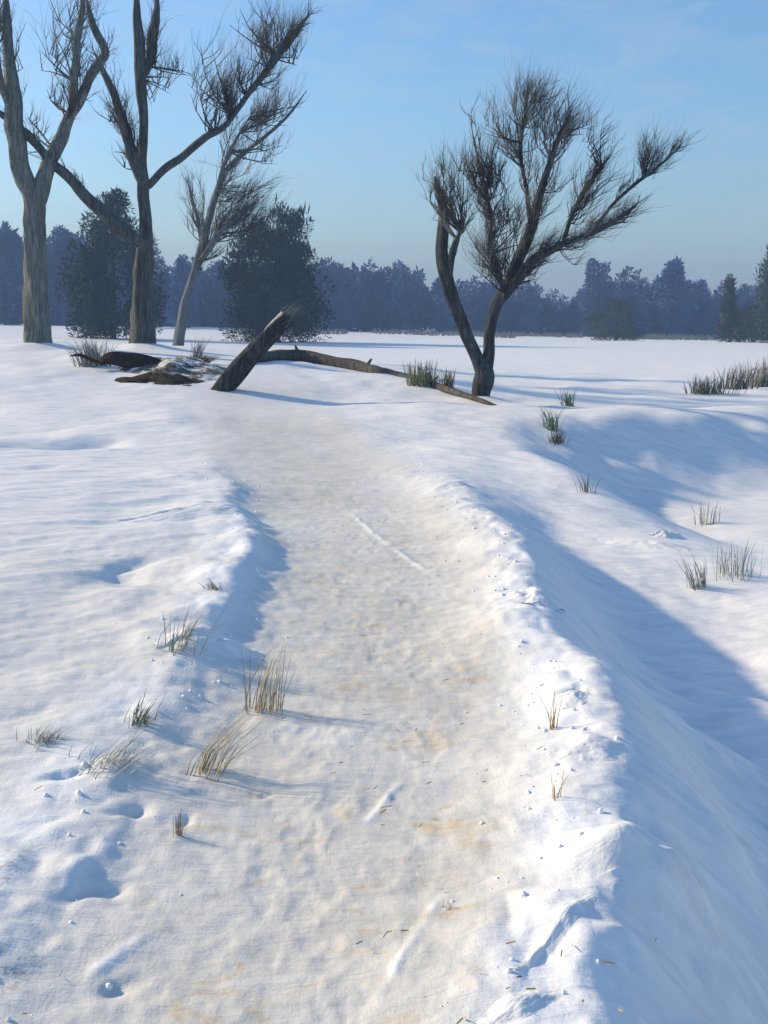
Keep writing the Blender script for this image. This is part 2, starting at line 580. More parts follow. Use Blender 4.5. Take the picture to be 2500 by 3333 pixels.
def twigs_mesh(name, A, B, r0, mat, bend, origin, seg=3):
    """many three-sided tapering twigs from A to B (n,3), sagging by bend (n,3)"""
    n = len(A)
    t = np.linspace(0, 1, seg + 1)
    d = B - A
    d /= np.linalg.norm(d, axis=1)[:, None] + 1e-9
    u = np.cross(d, np.array([.3, 1, .2]))
    u /= np.linalg.norm(u, axis=1)[:, None] + 1e-9
    w = np.cross(d, u)
    V = np.zeros((n, seg + 1, 3, 3))
    for i, ti in enumerate(t):
        c = A + (B - A) * ti + bend * (4 * ti * (1 - ti))
        r = (r0 * (1 - .8 * ti))[:, None]
        for j in range(3):
            a = j * 2 * math.pi / 3
            V[:, i, j] = c + r * (math.cos(a) * u + math.sin(a) * w)
    base = (np.arange(n) * (seg + 1) * 3)[:, None]
    q = []
    for i in range(seg):
        for j in range(3):
            k = (j + 1) % 3
            q.append([i * 3 + j, i * 3 + k, (i + 1) * 3 + k, (i + 1) * 3 + j])
    Q = (base[:, :, None] + np.array(q)[None]).reshape(-1, 4)
    return fast_mesh(name, V.reshape(-1, 3) - np.array(origin), Q, mat)


# ------------------------------------------------------------------ ground
def build_ground():
    rows = [-5, -3.5, -2.2, -1.2, -.4, .2, .7, 1.05, 1.3, 1.5]
    y = 1.5
    while y < 32:
        y *= 1.0043
        rows.append(y)
    while y < 520:
        y *= 1.022
        rows.append(y)
    R = np.array(rows)
    u = np.linspace(-1, 1, 641)
    u = .34 * u + .66 * np.sign(u) * np.abs(u) ** 3
    W = 5.0 + .80 * np.clip(R, 0, None)
    Y = np.repeat(R[:, None], len(u), 1)
    X = u[None, :] * W[:, None]
    Z = land(X, Y) - Z0
    V = np.stack([X, Y, Z], -1).reshape(-1, 3)
    nr, nc = X.shape
    idx = np.arange(nr * nc).reshape(nr, nc)
    Q = np.stack([idx[:-1, :-1], idx[:-1, 1:], idx[1:, 1:], idx[1:, :-1]], -1).reshape(-1, 4)
    me = fast_mesh('snowfield', V, Q, M_SNOW)
    d = X - path_x(Y)
    wide = np.where(d > 0, np.interp(Y, BANK_Y, BANK_R) - .04, np.interp(Y, BANK_Y, BANK_L) + .06)
    tr = np.exp(-(np.abs(d + .12 * fbm(X * 2, Y * 2, 3, 91)) / wide) ** 5) * sstep(21, 13, Y)
    tr = tr * (.80 + .5 * fbm(X * 1.5, Y * 1.2, 3, 92))
    tr = np.clip(np.maximum(tr, .42 * sstep(-.6, -1.0, d) * sstep(9, 5, Y)), 0, 1)
    fr = np.maximum(np.exp(-((d - np.interp(Y, BANK_Y, BANK_R) + .05) / .17) ** 2), np.exp(-((d + np.interp(Y, BANK_Y, BANK_L) + .15) / .17) ** 2)) * sstep(12, 7, Y) * (.55 + fbm(X * 3, Y * 3, 3, 93))
    fr = np.clip(np.maximum(fr, rib_mask(X, Y)[0] * .7), 0, 1)
    oc = np.exp(-((d + .05) / .62) ** 4) * sstep(12, 7, Y) * sstep(-.9, .3, d + .8) 
    so = np.zeros_like(X)
    for px, py, a, b in [(8, 890, .04, .16), (12, 985, .06, .10)]:
        x0, y0 = px_flat(px, py)
        so = np.maximum(so, .6 * np.exp(-(((X - x0) / a) ** 2 + ((Y - y0) / b) ** 2)))
    for nm, val in (('trodden', tr), ('fresh', fr), ('ochre', np.clip(oc, 0, 1)), ('soil', so)):
        at_ = me.attributes.new(nm, 'FLOAT', 'POINT')
        at_.data.foreach_set('value', val.astype(np.float32).ravel())
    link('snow_ground', me, kind='structure', label='rolling snow with a trodden path between two low banks')


build_ground()


# ------------------------------------------------------------------ bare trees near the path
def bare_tree(name, label, Y0, stems, clumps, bark, twig_mats, group=None, twig_r=.006, stray=26, seed=1, thin=.85):
    """stems: list of pixel polylines [(px,py,half width px,depth offset)]; the first is the trunk.
    clumps: (px, py, lean degrees, length px, width px, count, material index, depth offset)"""
    r_ = np.random.default_rng(seed)
    k = Y0 / F
    x0 = (stems[0][0][0] - 384) * Y0 / F
    base = Vector((x0, Y0, gz(x0, Y0)))
    root = empty(name, base, label=label, category='tree')
    if group:
        root['group'] = group
    lines = []
    for i, st in enumerate(stems):
        P = np.array([[*at(px, py, Y0), hw * k] for px, py, hw, dy in st])
        P[:, 1] += np.array([s[3] for s in st])
        if i == 0:                               # root flare going into the snow
            P[0, :2] = base[:2]
            P[0, 2] = base.z + .02
            low = P[0].copy()
            low[2] = base.z - .30
            low[3] *= 1.28
            P[0, 3] *= 1.06
            P = np.vstack([low, P])
        P[-1, 3] *= .35
        D = catmull(P, .10)
        D[:, 3] = np.maximum(D[:, 3], .008)
        jit = np.stack([fbm(np.arange(len(D)) * .16 + 3 * i, np.full(len(D), seed * 1.7 + c), 2, 77 + c) for c in range(3)], 1)
        D[:, :3] += jit * D[:, 3:4] * (.5 if i else .25)
        lines.append(D)
        mb = MB()
        tube(mb, D, 22 if i == 0 else 12, .20 if i == 0 else .15, seed * 10 + i)
        link('trunk' if i == 0 else 'limb', mb.mesh(name + '_stem', bark, base), root)
    allp = np.vstack([d for d in lines[1:]] if len(lines) > 1 else lines)
    sets = {j: ([], [], [], []) for j in range(len(twig_mats))}

    def push(j, a, b, r, bend):
        for s, v in zip(sets[j], (a, b, r, bend)):
            s.append(v)
    for px, py, ang, L, Wd, cnt, mi, dy in clumps:
        cnt = int(cnt * thin)
        if not cnt:
            continue
        c = np.array(at(px, py, Y0))
        c[1] += dy
        a = math.radians(ang)
        dirv = np.array([math.sin(a), 0, math.cos(a)])
        per = np.array([math.cos(a), 0, -math.sin(a)])
        L_, W_ = L * k * 1.06, Wd * k * 1.25
        foot = c - dirv * L_ * .5
        near = allp[np.argmin(np.linalg.norm(allp[:, :3] - foot, axis=1)), :3]
        nb = max(3, int(cnt ** .5 * .55))
        tb = foot + per * r_.uniform(-.6, .6, (nb, 1)) * W_ + dirv * r_.uniform(.05, .75, (nb, 1)) * L_
        tb[:, 1] += r_.uniform(-.4, .4, nb) * W_
        sag = r_.normal(0, .07, (nb, 3)) * np.linalg.norm(tb - near, axis=1)[:, None]
        push(mi, np.repeat(near[None], nb, 0) + r_.normal(0, .01, (nb, 3)), tb, twig_r * r_.uniform(2.4, 4.2, nb), sag)
        # side shoots off those branches
        ns = nb * 4
        wb = r_.integers(0, nb, ns)
        t = r_.uniform(.35, .98, ns)[:, None]
        S0 = near + (tb[wb] - near) * t + sag[wb] * (4 * t * (1 - t))
        dv = dirv + per * r_.normal(0, .42, (ns, 1)) + np.array([0, 1, 0]) * r_.normal(0, .4, (ns, 1))
        dv /= np.linalg.norm(dv, axis=1)[:, None]
        ls = L_ * r_.uniform(.22, .6, ns)[:, None]
        S1 = S0 + dv * ls
        bs = r_.normal(0, .08, (ns, 3)) * ls
        push(mi, S0, S1, twig_r * r_.uniform(1.1, 2.0, ns), bs)
        # fine twigs off the shoots
        wt = r_.integers(0, ns, cnt)
        t = r_.uniform(.1, 1.0, cnt)[:, None]
        A = S0[wt] + (S1[wt] - S0[wt]) * t + bs[wt] * (4 * t * (1 - t))
        ln = L_ * r_.uniform(.14, .58, cnt) * r_.uniform(.6, 1.3, cnt)
        off = ((A - foot) @ per) / (W_ + 1e-6)
        dw = dirv + per * (off * .35 + r_.normal(0, .30, cnt))[:, None]
        dw[:, 1] += r_.normal(0, .35, cnt)
        dw /= np.linalg.norm(dw, axis=1)[:, None]
        push(mi, A, A + dw * ln[:, None], twig_r * r_.uniform(.3, .68, cnt), r_.normal(0, .09, (cnt, 3)) * ln[:, None])
    # stray side twigs along the upper limbs
    for D in lines[1:]:
        m = len(D)
        cnt = int(stray * m / 20)
        ii = r_.integers(int(m * .3), m, cnt)
        T = np.gradient(D[:, :3], axis=0)
        T /= np.linalg.norm(T, axis=1)[:, None]
        dv = T[ii] * .8 + np.array([0, 0, .35]) + r_.normal(0, .38, (cnt, 3))
        dv /= np.linalg.norm(dv, axis=1)[:, None]
        ln = r_.uniform(.15, .6, cnt) * (Y0 / 20)
        A = D[ii, :3]
        mj = int(r_.integers(0, len(twig_mats)))
        push(mj, A, A + dv * ln[:, None], twig_r * r_.uniform(.9, 2.0, cnt), r_.normal(0, .07, (cnt, 3)) * ln[:, None])
        k2 = r_.integers(0, cnt, cnt * 3) if cnt else np.zeros(0, int)
        if cnt:
            A2 = A[k2] + dv[k2] * (ln[k2] * r_.uniform(.3, .95, cnt * 3))[:, None]
            d2 = dv[k2] + r_.normal(0, .38, (cnt * 3, 3))
            push(mj, A2, A2 + d2 * (ln[k2] * r_.uniform(.2, .6, cnt * 3))[:, None], twig_r * r_.uniform(.45, .9, cnt * 3), r_.normal(0, .03, (cnt * 3, 3)))
    for j, (a, b, r, bd) in sets.items():
        if a:
            link('crown', twigs_mesh(name + '_twigs', np.vstack(a), np.vstack(b), np.concatenate(r), twig_mats[j], np.vstack(bd), base), root)
    return root


Z = .2315      # one pixel of the 1.327x study crops in picture pixels


def z1(*pts):
    return [(x * Z, y * Z, r, d) for x, y, r, d in pts]


def z2(*pts):
    return [(384 + x * Z, y * Z, r, d) for x, y, r, d in pts]


def c1(*cl):
    return [(x * Z, y * Z, a, L * Z, W * Z, n, m, d) for x, y, a, L, W, n, m, d in cl]


def c2(*cl):
    return [(384 + x * Z, y * Z, a, L * Z, W * Z, n, m, d) for x, y, a, L, W, n, m, d in cl]


bare_tree('bare_tree', 'tall forked bare tree with pale olive trunk at the left edge', 25.5,
          [z1((165, 1480, 11.5, 0), (160, 1250, 11.0, 0), (152, 1050, 10.5, 0), (140, 880, 10.5, .0), (95, 720, 9.5, -.1), (75, 560, 9, -.2), (62, 400, 7.5, -.2), (45, 250, 5, -.1), (30, 100, 4.5, 0), (18, -60, 4, .1)),
           z1((150, 930, 8.5, .1), (170, 830, 8.5, .1), (205, 700, 7.5, .2), (250, 580, 6.5, .3), (330, 400, 5, .4), (400, 250, 4.5, .5), (425, 200, 4, .5), (385, 110, 4, .5), (345, -40, 3.6, .6)),
           z1((300, 470, 4.0, .3), (318, 330, 4.0, .1), (335, 170, 3.5, 0), (350, 40, 3, 0), (360, -60, 2.5, 0)),
           z1((60, 470, 4, -.2), (25, 380, 3.4, -.4), (10, 200, 3, -.5), (25, 80, 2.6, -.5), (5, -40, 2.2, -.5))],
          c1((215, 170, 8, 330, 60, 120, 0, .2), (240, 40, 12, 240, 80, 120, 0, .5), (300, 380, 14, 260, 70, 130, 1, 0), (335, 230, 12, 300, 80, 130, 1, .3),
             (20, 90, -8, 240, 60, 130, 1, .2), (60, 240, -12, 260, 50, 70, 0, 0), (150, 520, 20, 130, 50, 50, 0, 0), (190, 300, 5, 220, 40, 50, 0, .3), (60, 380, -4, 240, 60, 70, 0, .1)),
          M_BARK_PALE, [M_TWIG_GREY, M_TWIG_BROWN], 'bare trees on the knoll', .0088, 26, 3)

bare_tree('bare_tree', 'dark bare tree with upright trunk and long right limb, second from left', 27.0,
          [z1((618, 1505, 12.0, 0), (620, 1300, 11, 0), (628, 1130, 9.0, 0), (628, 980, 7, 0), (620, 860, 5.8, 0), (620, 780, 5.6, 0), (612, 690, 4.4, 0), (618, 520, 4.2, 0), (605, 330, 5, 0), (598, 150, 5.2, 0), (585, -60, 4.5, 0)),
           z1((628, 800, 5, 0), (580, 680, 5.5, -.2), (545, 560, 5, -.3), (510, 430, 4, -.3), (460, 320, 2.8, -.3), (420, 240, 2, -.3)),
           z1((632, 800, 4, .1), (700, 730, 4.2, .3), (780, 655, 4.2, .5), (870, 580, 3.8, .6), (960, 510, 3.2, .7), (1040, 400, 2.8, .8), (1120, 290, 3.4, .9), (1210, 170, 4.4, .9), (1270, 90, 3, .9), (1320, 20, 1.6, .9)),
           z1((645, 1085, 5, -.35), (560, 1000, 6.0, -.7), (450, 900, 6.0, -1.0), (350, 790, 5.2, -1.2), (255, 690, 4.2, -1.4), (170, 600, 4.4, -1.6), (40, 500, 3.5, -1.7)),
           z1((612, 340, 3.5, 0), (640, 240, 5, .2), (655, 120, 5, .3), (665, -50, 4, .4))],
          c1((650, 210, 3, 200, 40, 110, 1, .2), (720, 350, 12, 240, 70, 110, 0, .2), (530, 560, -10, 260, 70, 150, 1, -.3), (500, 440, -14, 220, 60, 100, 1, -.3),
             (910, 250, 14, 260, 150, 260, 0, .6), (900, 330, 20, 240, 120, 150, 1, .6), (970, 420, -12, 200, 100, 280, 1, .7), (880, 460, 25, 110, 60, 90, 1, .6),
             (1040, 240, 14, 220, 60, 150, 1, .8), (1150, 130, 8, 240, 130, 320, 0, .9), (1220, 110, 8, 260, 110, 320, 1, .9), (1150, 290, 28, 140, 60, 130, 0, .9),
             (1080, 30, 14, 160, 160, 160, 0, .8), (820, 300, 18, 120, 40, 60, 1, .5), (1270, 60, 30, 130, 50, 70, 1, .9), (560, 640, -12, 180, 60, 90, 1, -.2)),
          M_BARK_GREY, [M_TWIG_GREY, M_TWIG_BROWN], 'bare trees on the knoll', .0088, 24, 4)

bare_tree('bare_tree', 'slender pale grey bare tree leaning right beside the dark round evergreen', 33.0,
          [z1((770, 1455, 5.5, 0), (800, 1320, 5, 0), (845, 1170, 4.4, 0), (880, 1030, 3.8, 0), (915, 900, 3.2, 0), (945, 800, 2.8, 0), (990, 720, 2.4, 0), (1080, 640, 2, 0), (1180, 560, 1.8, 0), (1260, 480, 1.4, 0), (1325, 390, .8, 0)),
           z1((850, 1150, 3.4, 0), (900, 1090, 3.2, -.2), (970, 1000, 3, -.4), (1050, 930, 3, -.4), (1110, 880, 2.2, -.4)),
           z1((868, 1060, 2, 0), (850, 960, 2, .3), (820, 860, 1.4, .4), (800, 780, .8, .4)),
           z1((925, 870, 2, 0), (960, 760, 2, -.3), (1010, 640, 1.8, -.3), (1080, 520, 1.2, -.3))],
          c1((1200, 520, 28, 240, 90, 260, 1, 0), (1140, 470, 24, 120, 90, 120, 1, 0), (1270, 470, 18, 230, 60, 180, 0, 0), (1170, 650, 25, 160, 70, 160, 0, 0), (1060, 640, 20, 240, 90, 240, 0, -.3),
             (1090, 940, 38, 280, 110, 420, 1, -.4), (1020, 960, 40, 260, 100, 260, 0, -.4), (980, 920, 38, 170, 50, 140, 1, -.4), (980, 780, 30, 180, 80, 160, 2, -.2),
             (910, 1120, 30, 180, 50, 150, 1, -.2), (840, 880, -10, 220, 70, 130, 2, .3), (900, 1020, 22, 200, 60, 120, 2, 0), (1090, 780, 50, 200, 80, 170, 2, -.2), (950, 1000, 28, 200, 60, 130, 0, -.2), (820, 980, -20, 160, 60, 80, 2, .2), (1000, 850, 40, 160, 90, 120, 2, 0)),
          M_BARK_THIN, [M_TWIG_GREY, M_TWIG_BROWN, M_TWIG_FROST], 'bare trees on the knoll', .0088, 20, 5)

bare_tree('bare_tree', 'gnarled two-stemmed dark willow standing alone right of the centre', 19.0,
          [z2((415, 1725, 8.2, 0), (425, 1660, 10.0, 0), (432, 1610, 9.5, 0), (405, 1555, 7.0, 0), (370, 1480, 6.2, -.05), (335, 1390, 6.2, -.1), (300, 1300, 6.2, -.15), (268, 1200, 6, -.2), (248, 1100, 5.5, -.2), (255, 1000, 5, -.2), (255, 920, 4, -.2), (235, 840, 3.0, -.25), (215, 770, 2, -.3)),
           z2((440, 1630, 7.0, .05), (455, 1540, 5.8, .1), (462, 1440, 5.2, .1), (478, 1360, 5, .15), (500, 1300, 5.5, .15), (545, 1240, 6.2, .2), (580, 1150, 6.0, .2), (620, 1040, 5.8, .25), (655, 930, 5.4, .3), (690, 820, 4.2, .3), (730, 700, 3.4, .35), (770, 580, 2.8, .4), (820, 470, 1.5, .4)),
           z2((520, 1290, 4.2, .1), (590, 1200, 5.4, 0), (640, 1120, 4.6, -.2), (700, 1085, 4.0, -.3), (770, 1050, 3.0, -.4), (870, 1020, 2.2, -.5), (980, 960, 2, -.5), (1070, 890, 1.6, -.5)),
           z2((280, 1190, 3, -.2), (290, 1120, 3.2, -.3), (305, 1060, 3.2, -.35), (325, 1010, 2.2, -.4)),
           z2((520, 1270, 3, .15), (490, 1160, 2.6, -.1), (450, 1060, 2.4, -.2), (460, 960, 2, -.2), (440, 850, 1.4, -.2), (420, 740, .9, -.2)),
           z2((760, 1060, 2.2, -.3), (800, 940, 2, -.2), (850, 850, 2.2, -.1), (910, 760, 2, 0), (965, 690, 1.2, 0)),
           z2((870, 1020, 1.8, -.5), (960, 900, 1.6, -.4), (1060, 810, 1.8, -.3), (1140, 750, 1.6, -.3), (1200, 700, 1.3, -.3), (1265, 640, .7, -.3)),
           z2((640, 960, 2.6, .2), (630, 800, 2.0, .5), (610, 640, 1.8, .6), (620, 500, 1.4, .6), (660, 400, .9, .6))],
          c2((600, 460, 6, 320, 130, 300, 0, .6), (650, 400, 22, 220, 130, 260, 0, .6), (610, 360, 8, 140, 60, 120, 1, .6), (690, 385, 38, 90, 40, 90, 1, .6), (730, 380, 34, 140, 80, 120, 0, .5),
             (520, 540, -14, 260, 90, 130, 0, .5), (430, 470, -2, 200, 40, 30, 1, .3), (375, 480, 0, 160, 20, 14, 1, .2), (760, 520, 18, 300, 140, 380, 0, .4), (790, 590, 14, 240, 110, 300, 1, .4), (850, 510, 26, 180, 110, 200, 0, .4),
             (900, 590, 24, 160, 50, 150, 1, .3), (620, 700, 2, 260, 60, 110, 0, .6), (730, 720, 14, 200, 90, 200, 0, .3), (570, 610, -16, 200, 100, 150, 0, .6),
             (430, 760, -4, 200, 140, 420, 1, -.2), (480, 760, 4, 130, 50, 150, 1, -.2), (380, 720, -8, 220, 110, 260, 1, -.25), (300, 830, 6, 220, 120, 360, 1, -.3), (360, 650, 0, 240, 120, 60, 1, -.2),
             (190, 770, -6, 200, 80, 130, 0, -.3), (270, 760, 2, 200, 100, 180, 1, -.3), (250, 900, -4, 200, 80, 170, 0, -.25), (450, 860, 10, 160, 110, 200, 1, -.2), (420, 900, -6, 100, 40, 90, 1, -.2),
             (510, 960, 6, 240, 130, 330, 1, -.2), (550, 960, 10, 160, 60, 150, 1, -.2), (480, 1080, -12, 200, 120, 320, 1, -.1), (420, 1120, -26, 200, 110, 220, 0, -.15), (500, 1150, -6, 220, 120, 320, 1, 0), (340, 930, 20, 160, 70, 100, 0, -.3),
             (630, 1000, 22, 240, 70, 190, 0, .25), (680, 880, 20, 220, 80, 180, 0, .3), (660, 1140, 35, 180, 80, 260, 1, -.2), (730, 1070, 52, 170, 70, 220, 1, -.35), (630, 1200, 28, 140, 60, 150, 1, 0),
             (880, 830, 33, 300, 70, 320, 1, 0), (850, 890, 33, 160, 40, 120, 1, 0), (940, 740, 30, 140, 40, 90, 1, 0), (890, 980, 48, 200, 90, 240, 0, -.5), (960, 960, 50, 240, 60, 200, 0, -.5), (840, 1090, 55, 150, 50, 150, 0, -.45), (1030, 930, 48, 170, 40, 140, 1, -.5),
             (1130, 690, 6, 190, 80, 300, 1, -.3), (1180, 700, 36, 190, 60, 190, 0, -.3), (1000, 840, 40, 110, 30, 60, 0, -.35), (1230, 660, 42, 110, 30, 60, 0, -.3), (50, 900, -12, 220, 40, 0, 0, -.2)),
          M_BARK_WILLOW, [M_TWIG_GREY, M_TWIG_BROWN], None, .0056, 22, 6)


# ------------------------------------------------------------------ evergreens and the far wood
def crown_cards(n, env, size, seed, lobes=40, lobe_r=.15, up=.3, stray=.10):
    """n leaf cards gathered in lobes that fill a crown; env(h) is the radius at height fraction h of a unit tree"""
    r_ = np.random.default_rng(seed)
    lh = np.concatenate([r_.uniform(.04, .93, lobes - 2), [.90, .95]])
    la = r_.uniform(0, 2 * math.pi, lobes)
    lr = lobe_r * r_.uniform(.55, 1.35, lobes) * (1 - .45 * lh)
    lc = np.clip(env(lh) - lr * .55, 0, 1) * np.sqrt(r_.uniform(.25, 1.15, lobes))
    L = np.stack([lc * np.cos(la), lc * np.sin(la), lh], 1)
    w = lr ** 2
    k = r_.choice(lobes, n, p=w / w.sum())
    v = r_.normal(0, 1, (n, 3))
    v /= np.linalg.norm(v, axis=1)[:, None]
    rad = r_.uniform(0, 1, n) ** .45
    C = L[k] + v * (lr[k] * rad)[:, None] * np.array([1, 1, .8])
    core = r_.uniform(0, 1, n) < .22                    # dark inner filling
    h = r_.uniform(.02, .8, n)
    a = r_.uniform(0, 2 * math.pi, n)
    rc = env(h) * .75 * np.sqrt(r_.uniform(0, 1, n))
    C[core] = np.stack([rc * np.cos(a), rc * np.sin(a), h], 1)[core]
    C[:, 2] = np.clip(C[:, 2], .0, 1.04)
    out = v + np.array([0, 0, up]) + r_.normal(0, .4, (n, 3))
    out /= np.linalg.norm(out, axis=1)[:, None]
    side = np.cross(out, r_.normal(0, 1, (n, 3)))
    side /= np.linalg.norm(side, axis=1)[:, None] + 1e-9
    s = size * r_.uniform(.5, 1.3, n)
    far_out = (r_.uniform(0, 1, n) < stray) & (rad > .6)
    s[far_out] *= 2.0
    return C, out, side, s


def cards_mesh(name, C, out, side, s, mat, aspect=.26):
    n = len(C)
    s = s[:, None]
    V = np.stack([C - side * s * aspect * .5, C + out * s * .55 - side * s * aspect, C + out * s * 1.1, C + out * s * .5 + side * s * aspect], 1)
    Q = np.arange(n * 4).reshape(n, 4)
    return fast_mesh(name, V.reshape(-1, 3), Q, mat, False)


def ovoid(h, top=.9):
    return np.where(h < .28, .36 + .14 * np.sin(h / .28 * math.pi / 2), .50 * np.clip((1 - ((h - .28) / .72) ** 1.9), 0, 1) ** .85)


def dome(h):
    return np.where(h < .3, .40 + .10 * np.sin(h / .3 * math.pi / 2), .50 * np.clip(1 - ((h - .3) / .7) ** 3.2, 0, 1) ** .75)


def cone(h):
    return .40 * (1 - h) ** .9 + .02


def evergreen(name, label, px, base_py, top_py, width_px, Y, mats, env, n, seed, group=None, size=.05, base_z=None, wild=0, lobes=70):
    Ht = (base_py - top_py) * Y / F
    Wd = width_px * Y / F
    x = (px - 384) * Y / F
    z0 = gz(x, Y) - .05
    top_z = EYE - (top_py - YH) * Y / F
    Ht = top_z - z0
    root = empty(name, (x, Y, z0), label=label, category='tree')
    if group:
        root['group'] = group
    mb = MB()
    tube(mb, catmull([(0, 0, -.2, .035 * Wd), (0, 0, Ht * .5, .02 * Wd), (0.02, 0, Ht * .9, .006 * Wd)], .5), 8, .1, seed)
    link('trunk', mb.mesh('evergreen_trunk', M_BARK_GREY), root)
    share = [n] if len(mats) == 1 else [int(n * .72), int(n * .28)]
    for j, (m, k) in enumerate(zip(mats, share)):
        C, o, sd, s = crown_cards(k, env, size, seed + j, lobes, .16, .5)
        if j == 1:                       # the second foliage colour sits in its own clumps
            keep = fbm(C[:, 0] * 4 + 9, C[:, 2] * 3, 2, seed) > .02
            C, o, sd, s = C[keep], o[keep], sd[keep], s[keep]
        C = C * np.array([Wd, Wd, Ht])
        if wild:
            r_ = np.random.default_rng(seed + 40)
            up = (C[:, 2] > Ht * .6) & (r_.uniform(0, 1, len(C)) < .5)
            o[up] = np.array([.05, 0, 1]) + r_.normal(0, .3, (up.sum(), 3))
            s[up] *= wild
        link('crown', cards_mesh('needles', C, o, sd, s * Ht, m, .17), root)
    return root


evergreen('evergreen_tree', 'dark rounded evergreen behind the second bare tree', 113, 327, 190, 98, 74, [M_SPRUCE, M_SHRUB], ovoid, 42000, 101, 'evergreens at the edge of the knoll', .020)
evergreen('evergreen_tree', 'broad blackish evergreen with frayed top behind the leaning stump', 277, 328, 206, 103, 76, [M_SPRUCE, M_SPRUCE_BROWN], dome, 52000, 202, 'evergreens at the edge of the knoll', .020, wild=1.5)
evergreen('evergreen_shrub', 'low dark green evergreen shrub below the hazy blue trees', 616, 342, 296, 62, 108, [M_SHRUB], ovoid, 12000, 303, None, .035)
evergreen('evergreen_tree', 'small pointed olive-brown conifer near the right edge', 730, 338, 274, 34, 104, [M_OLIVE, M_SPRUCE_BROWN], cone, 9000, 404, None, .032)
evergreen('evergreen_tree', 'dark green conifer cut by the right edge', 774, 338, 243, 44, 100, [M_SHRUB, M_SPRUCE], ovoid, 12000, 505, None, .028)
evergreen('evergreen_shrub', 'low olive shrub between the small conifer and the right edge', 752, 340, 305, 40, 103, [M_OLIVE], ovoid, 7000, 606, None, .045)


def far_env(h):
    return np.where(h < .35, .30 + .2 * np.sin(h / .35 * math.pi / 2), .5 * np.sqrt(np.clip(1 - ((h - .35) / .65) ** 2, 0, 1)))


def far_tree(name, label, px, top_py, width_px, Y, mat, n, seed, group):
    x = (px - 384) * Y / F
    z0 = gz(x, Y) - .1
    Ht = EYE - (top_py - YH) * Y / F - z0
    Wd = width_px * Y / F
    root = empty(name, (x, Y, z0), label=label, category='tree', group=group)
    mb = MB()
    tube(mb, catmull([(0, 0, -.2, .26), (.1, 0, Ht * .4, .18), (0, .1, Ht * .85, .06)], .8), 7, .1, seed)
    link('trunk', mb.mesh('far_trunk', M_BARK_GREY), root)
    C, o, sd, s = crown_cards(n, far_env, .032, seed, 30, .18, .25, .06)
    link('crown', cards_mesh('far_crown', C * np.array([Wd, Wd, Ht]), o, sd, s * Ht, mat), root)


FARG = 'hazy blue trees of the far edge'
for args in [('tall hazy blue round tree right of the willow', 599, 262, 46, 148, 7),
             ('hazy blue tree just right of the tallest round one', 631, 268, 38, 150, 8),
             ('bright blue hazy tree with peaked crown above the low shrubs', 673, 261, 40, 152, 9),
             ('lower hazy blue tree left of the small olive conifer', 701, 281, 34, 155, 10),
             ('hazy blue tree between the olive conifer and the right edge', 748, 284, 38, 155, 11),
             ('hazy blue tree at the left edge behind the olive trunk', 6, 227, 36, 140, 12),
             ('hazy blue tree seen between the two left trunks', 62, 231, 44, 142, 13),
             ('hazy blue tree left of the slender leaning trunk', 182, 258, 34, 143, 14)]:
    lab, px, ty, w, Y, sd = args
    far_tree('hazy_tree', lab, px, ty, w, Y, M_FAR_HAZED_B if sd in (9, 10, 14) else M_FAR_HAZED, 12000, sd, FARG)


def far_wood():
    prof_x = [-260, -60, 0, 40, 90, 150, 172, 200, 232, 280, 340, 384, 430, 470, 500, 545, 562, 575, 600, 640, 675, 720, 745, 768, 820, 1000]
    prof_y = [245, 240, 240, 243, 240, 250, 266, 260, 268, 262, 265, 265, 277, 281, 284, 287, 299, 298, 285, 282, 284, 285, 284, 282, 270, 262]
    r_ = np.random.default_rng(66)
    Cs, Os, Ss, Zs = [], [], [], []
    px = -250.0
    i = 0
    while px < 1000:
        for row in range(2):
            Y = 158 + 10 * row + r_.uniform(-4, 4)
            x = (px + r_.uniform(-5, 5) - 384) * Y / F
            z0 = gz(x, Y) - .2
            ty = np.interp(px, prof_x, prof_y) + r_.uniform(-5, 7) + 3 * row
            Ht = EYE - (ty - YH) * Y / F - z0
            Wd = r_.uniform(3.2, 6.4)
            C, o, sd, s = crown_cards(3000, lambda h: np.where(h < .1, .5, far_env(h)), .05, 900 + i, 18, .2, .25, .06)
            i += 1
            Cs.append(C * np.array([Wd, Wd, Ht]) + np.array([x, Y, z0]))
            Os.append(o)
            Ss.append(sd)
            Zs.append(s * Ht)
        px += r_.uniform(13, 22)
    me = cards_mesh('far_wood', np.vstack(Cs), np.vstack(Os), np.vstack(Ss), np.concatenate(Zs), M_FAR_HAZED)
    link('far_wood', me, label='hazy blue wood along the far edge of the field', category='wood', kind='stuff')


far_wood()


# ------------------------------------------------------------------ fallen wood
def world_line(pts, Y0, lift=0.0):
    return np.array([[*at(px, py, Y0 + dy), hw * Y0 / F] for px, py, hw, dy in pts])


def wood_piece(name, label, cat, P, mat, sides=16, flute=.25, seed=1, group=None):
    base = Vector(P[0, :3])
    D = catmull(P, .06)
    mb = MB()
    tube(mb, D, sides, flute, seed, .10)
    o = link(name, mb.mesh(name, mat, base), None, base, label=label, category=cat)
    return o


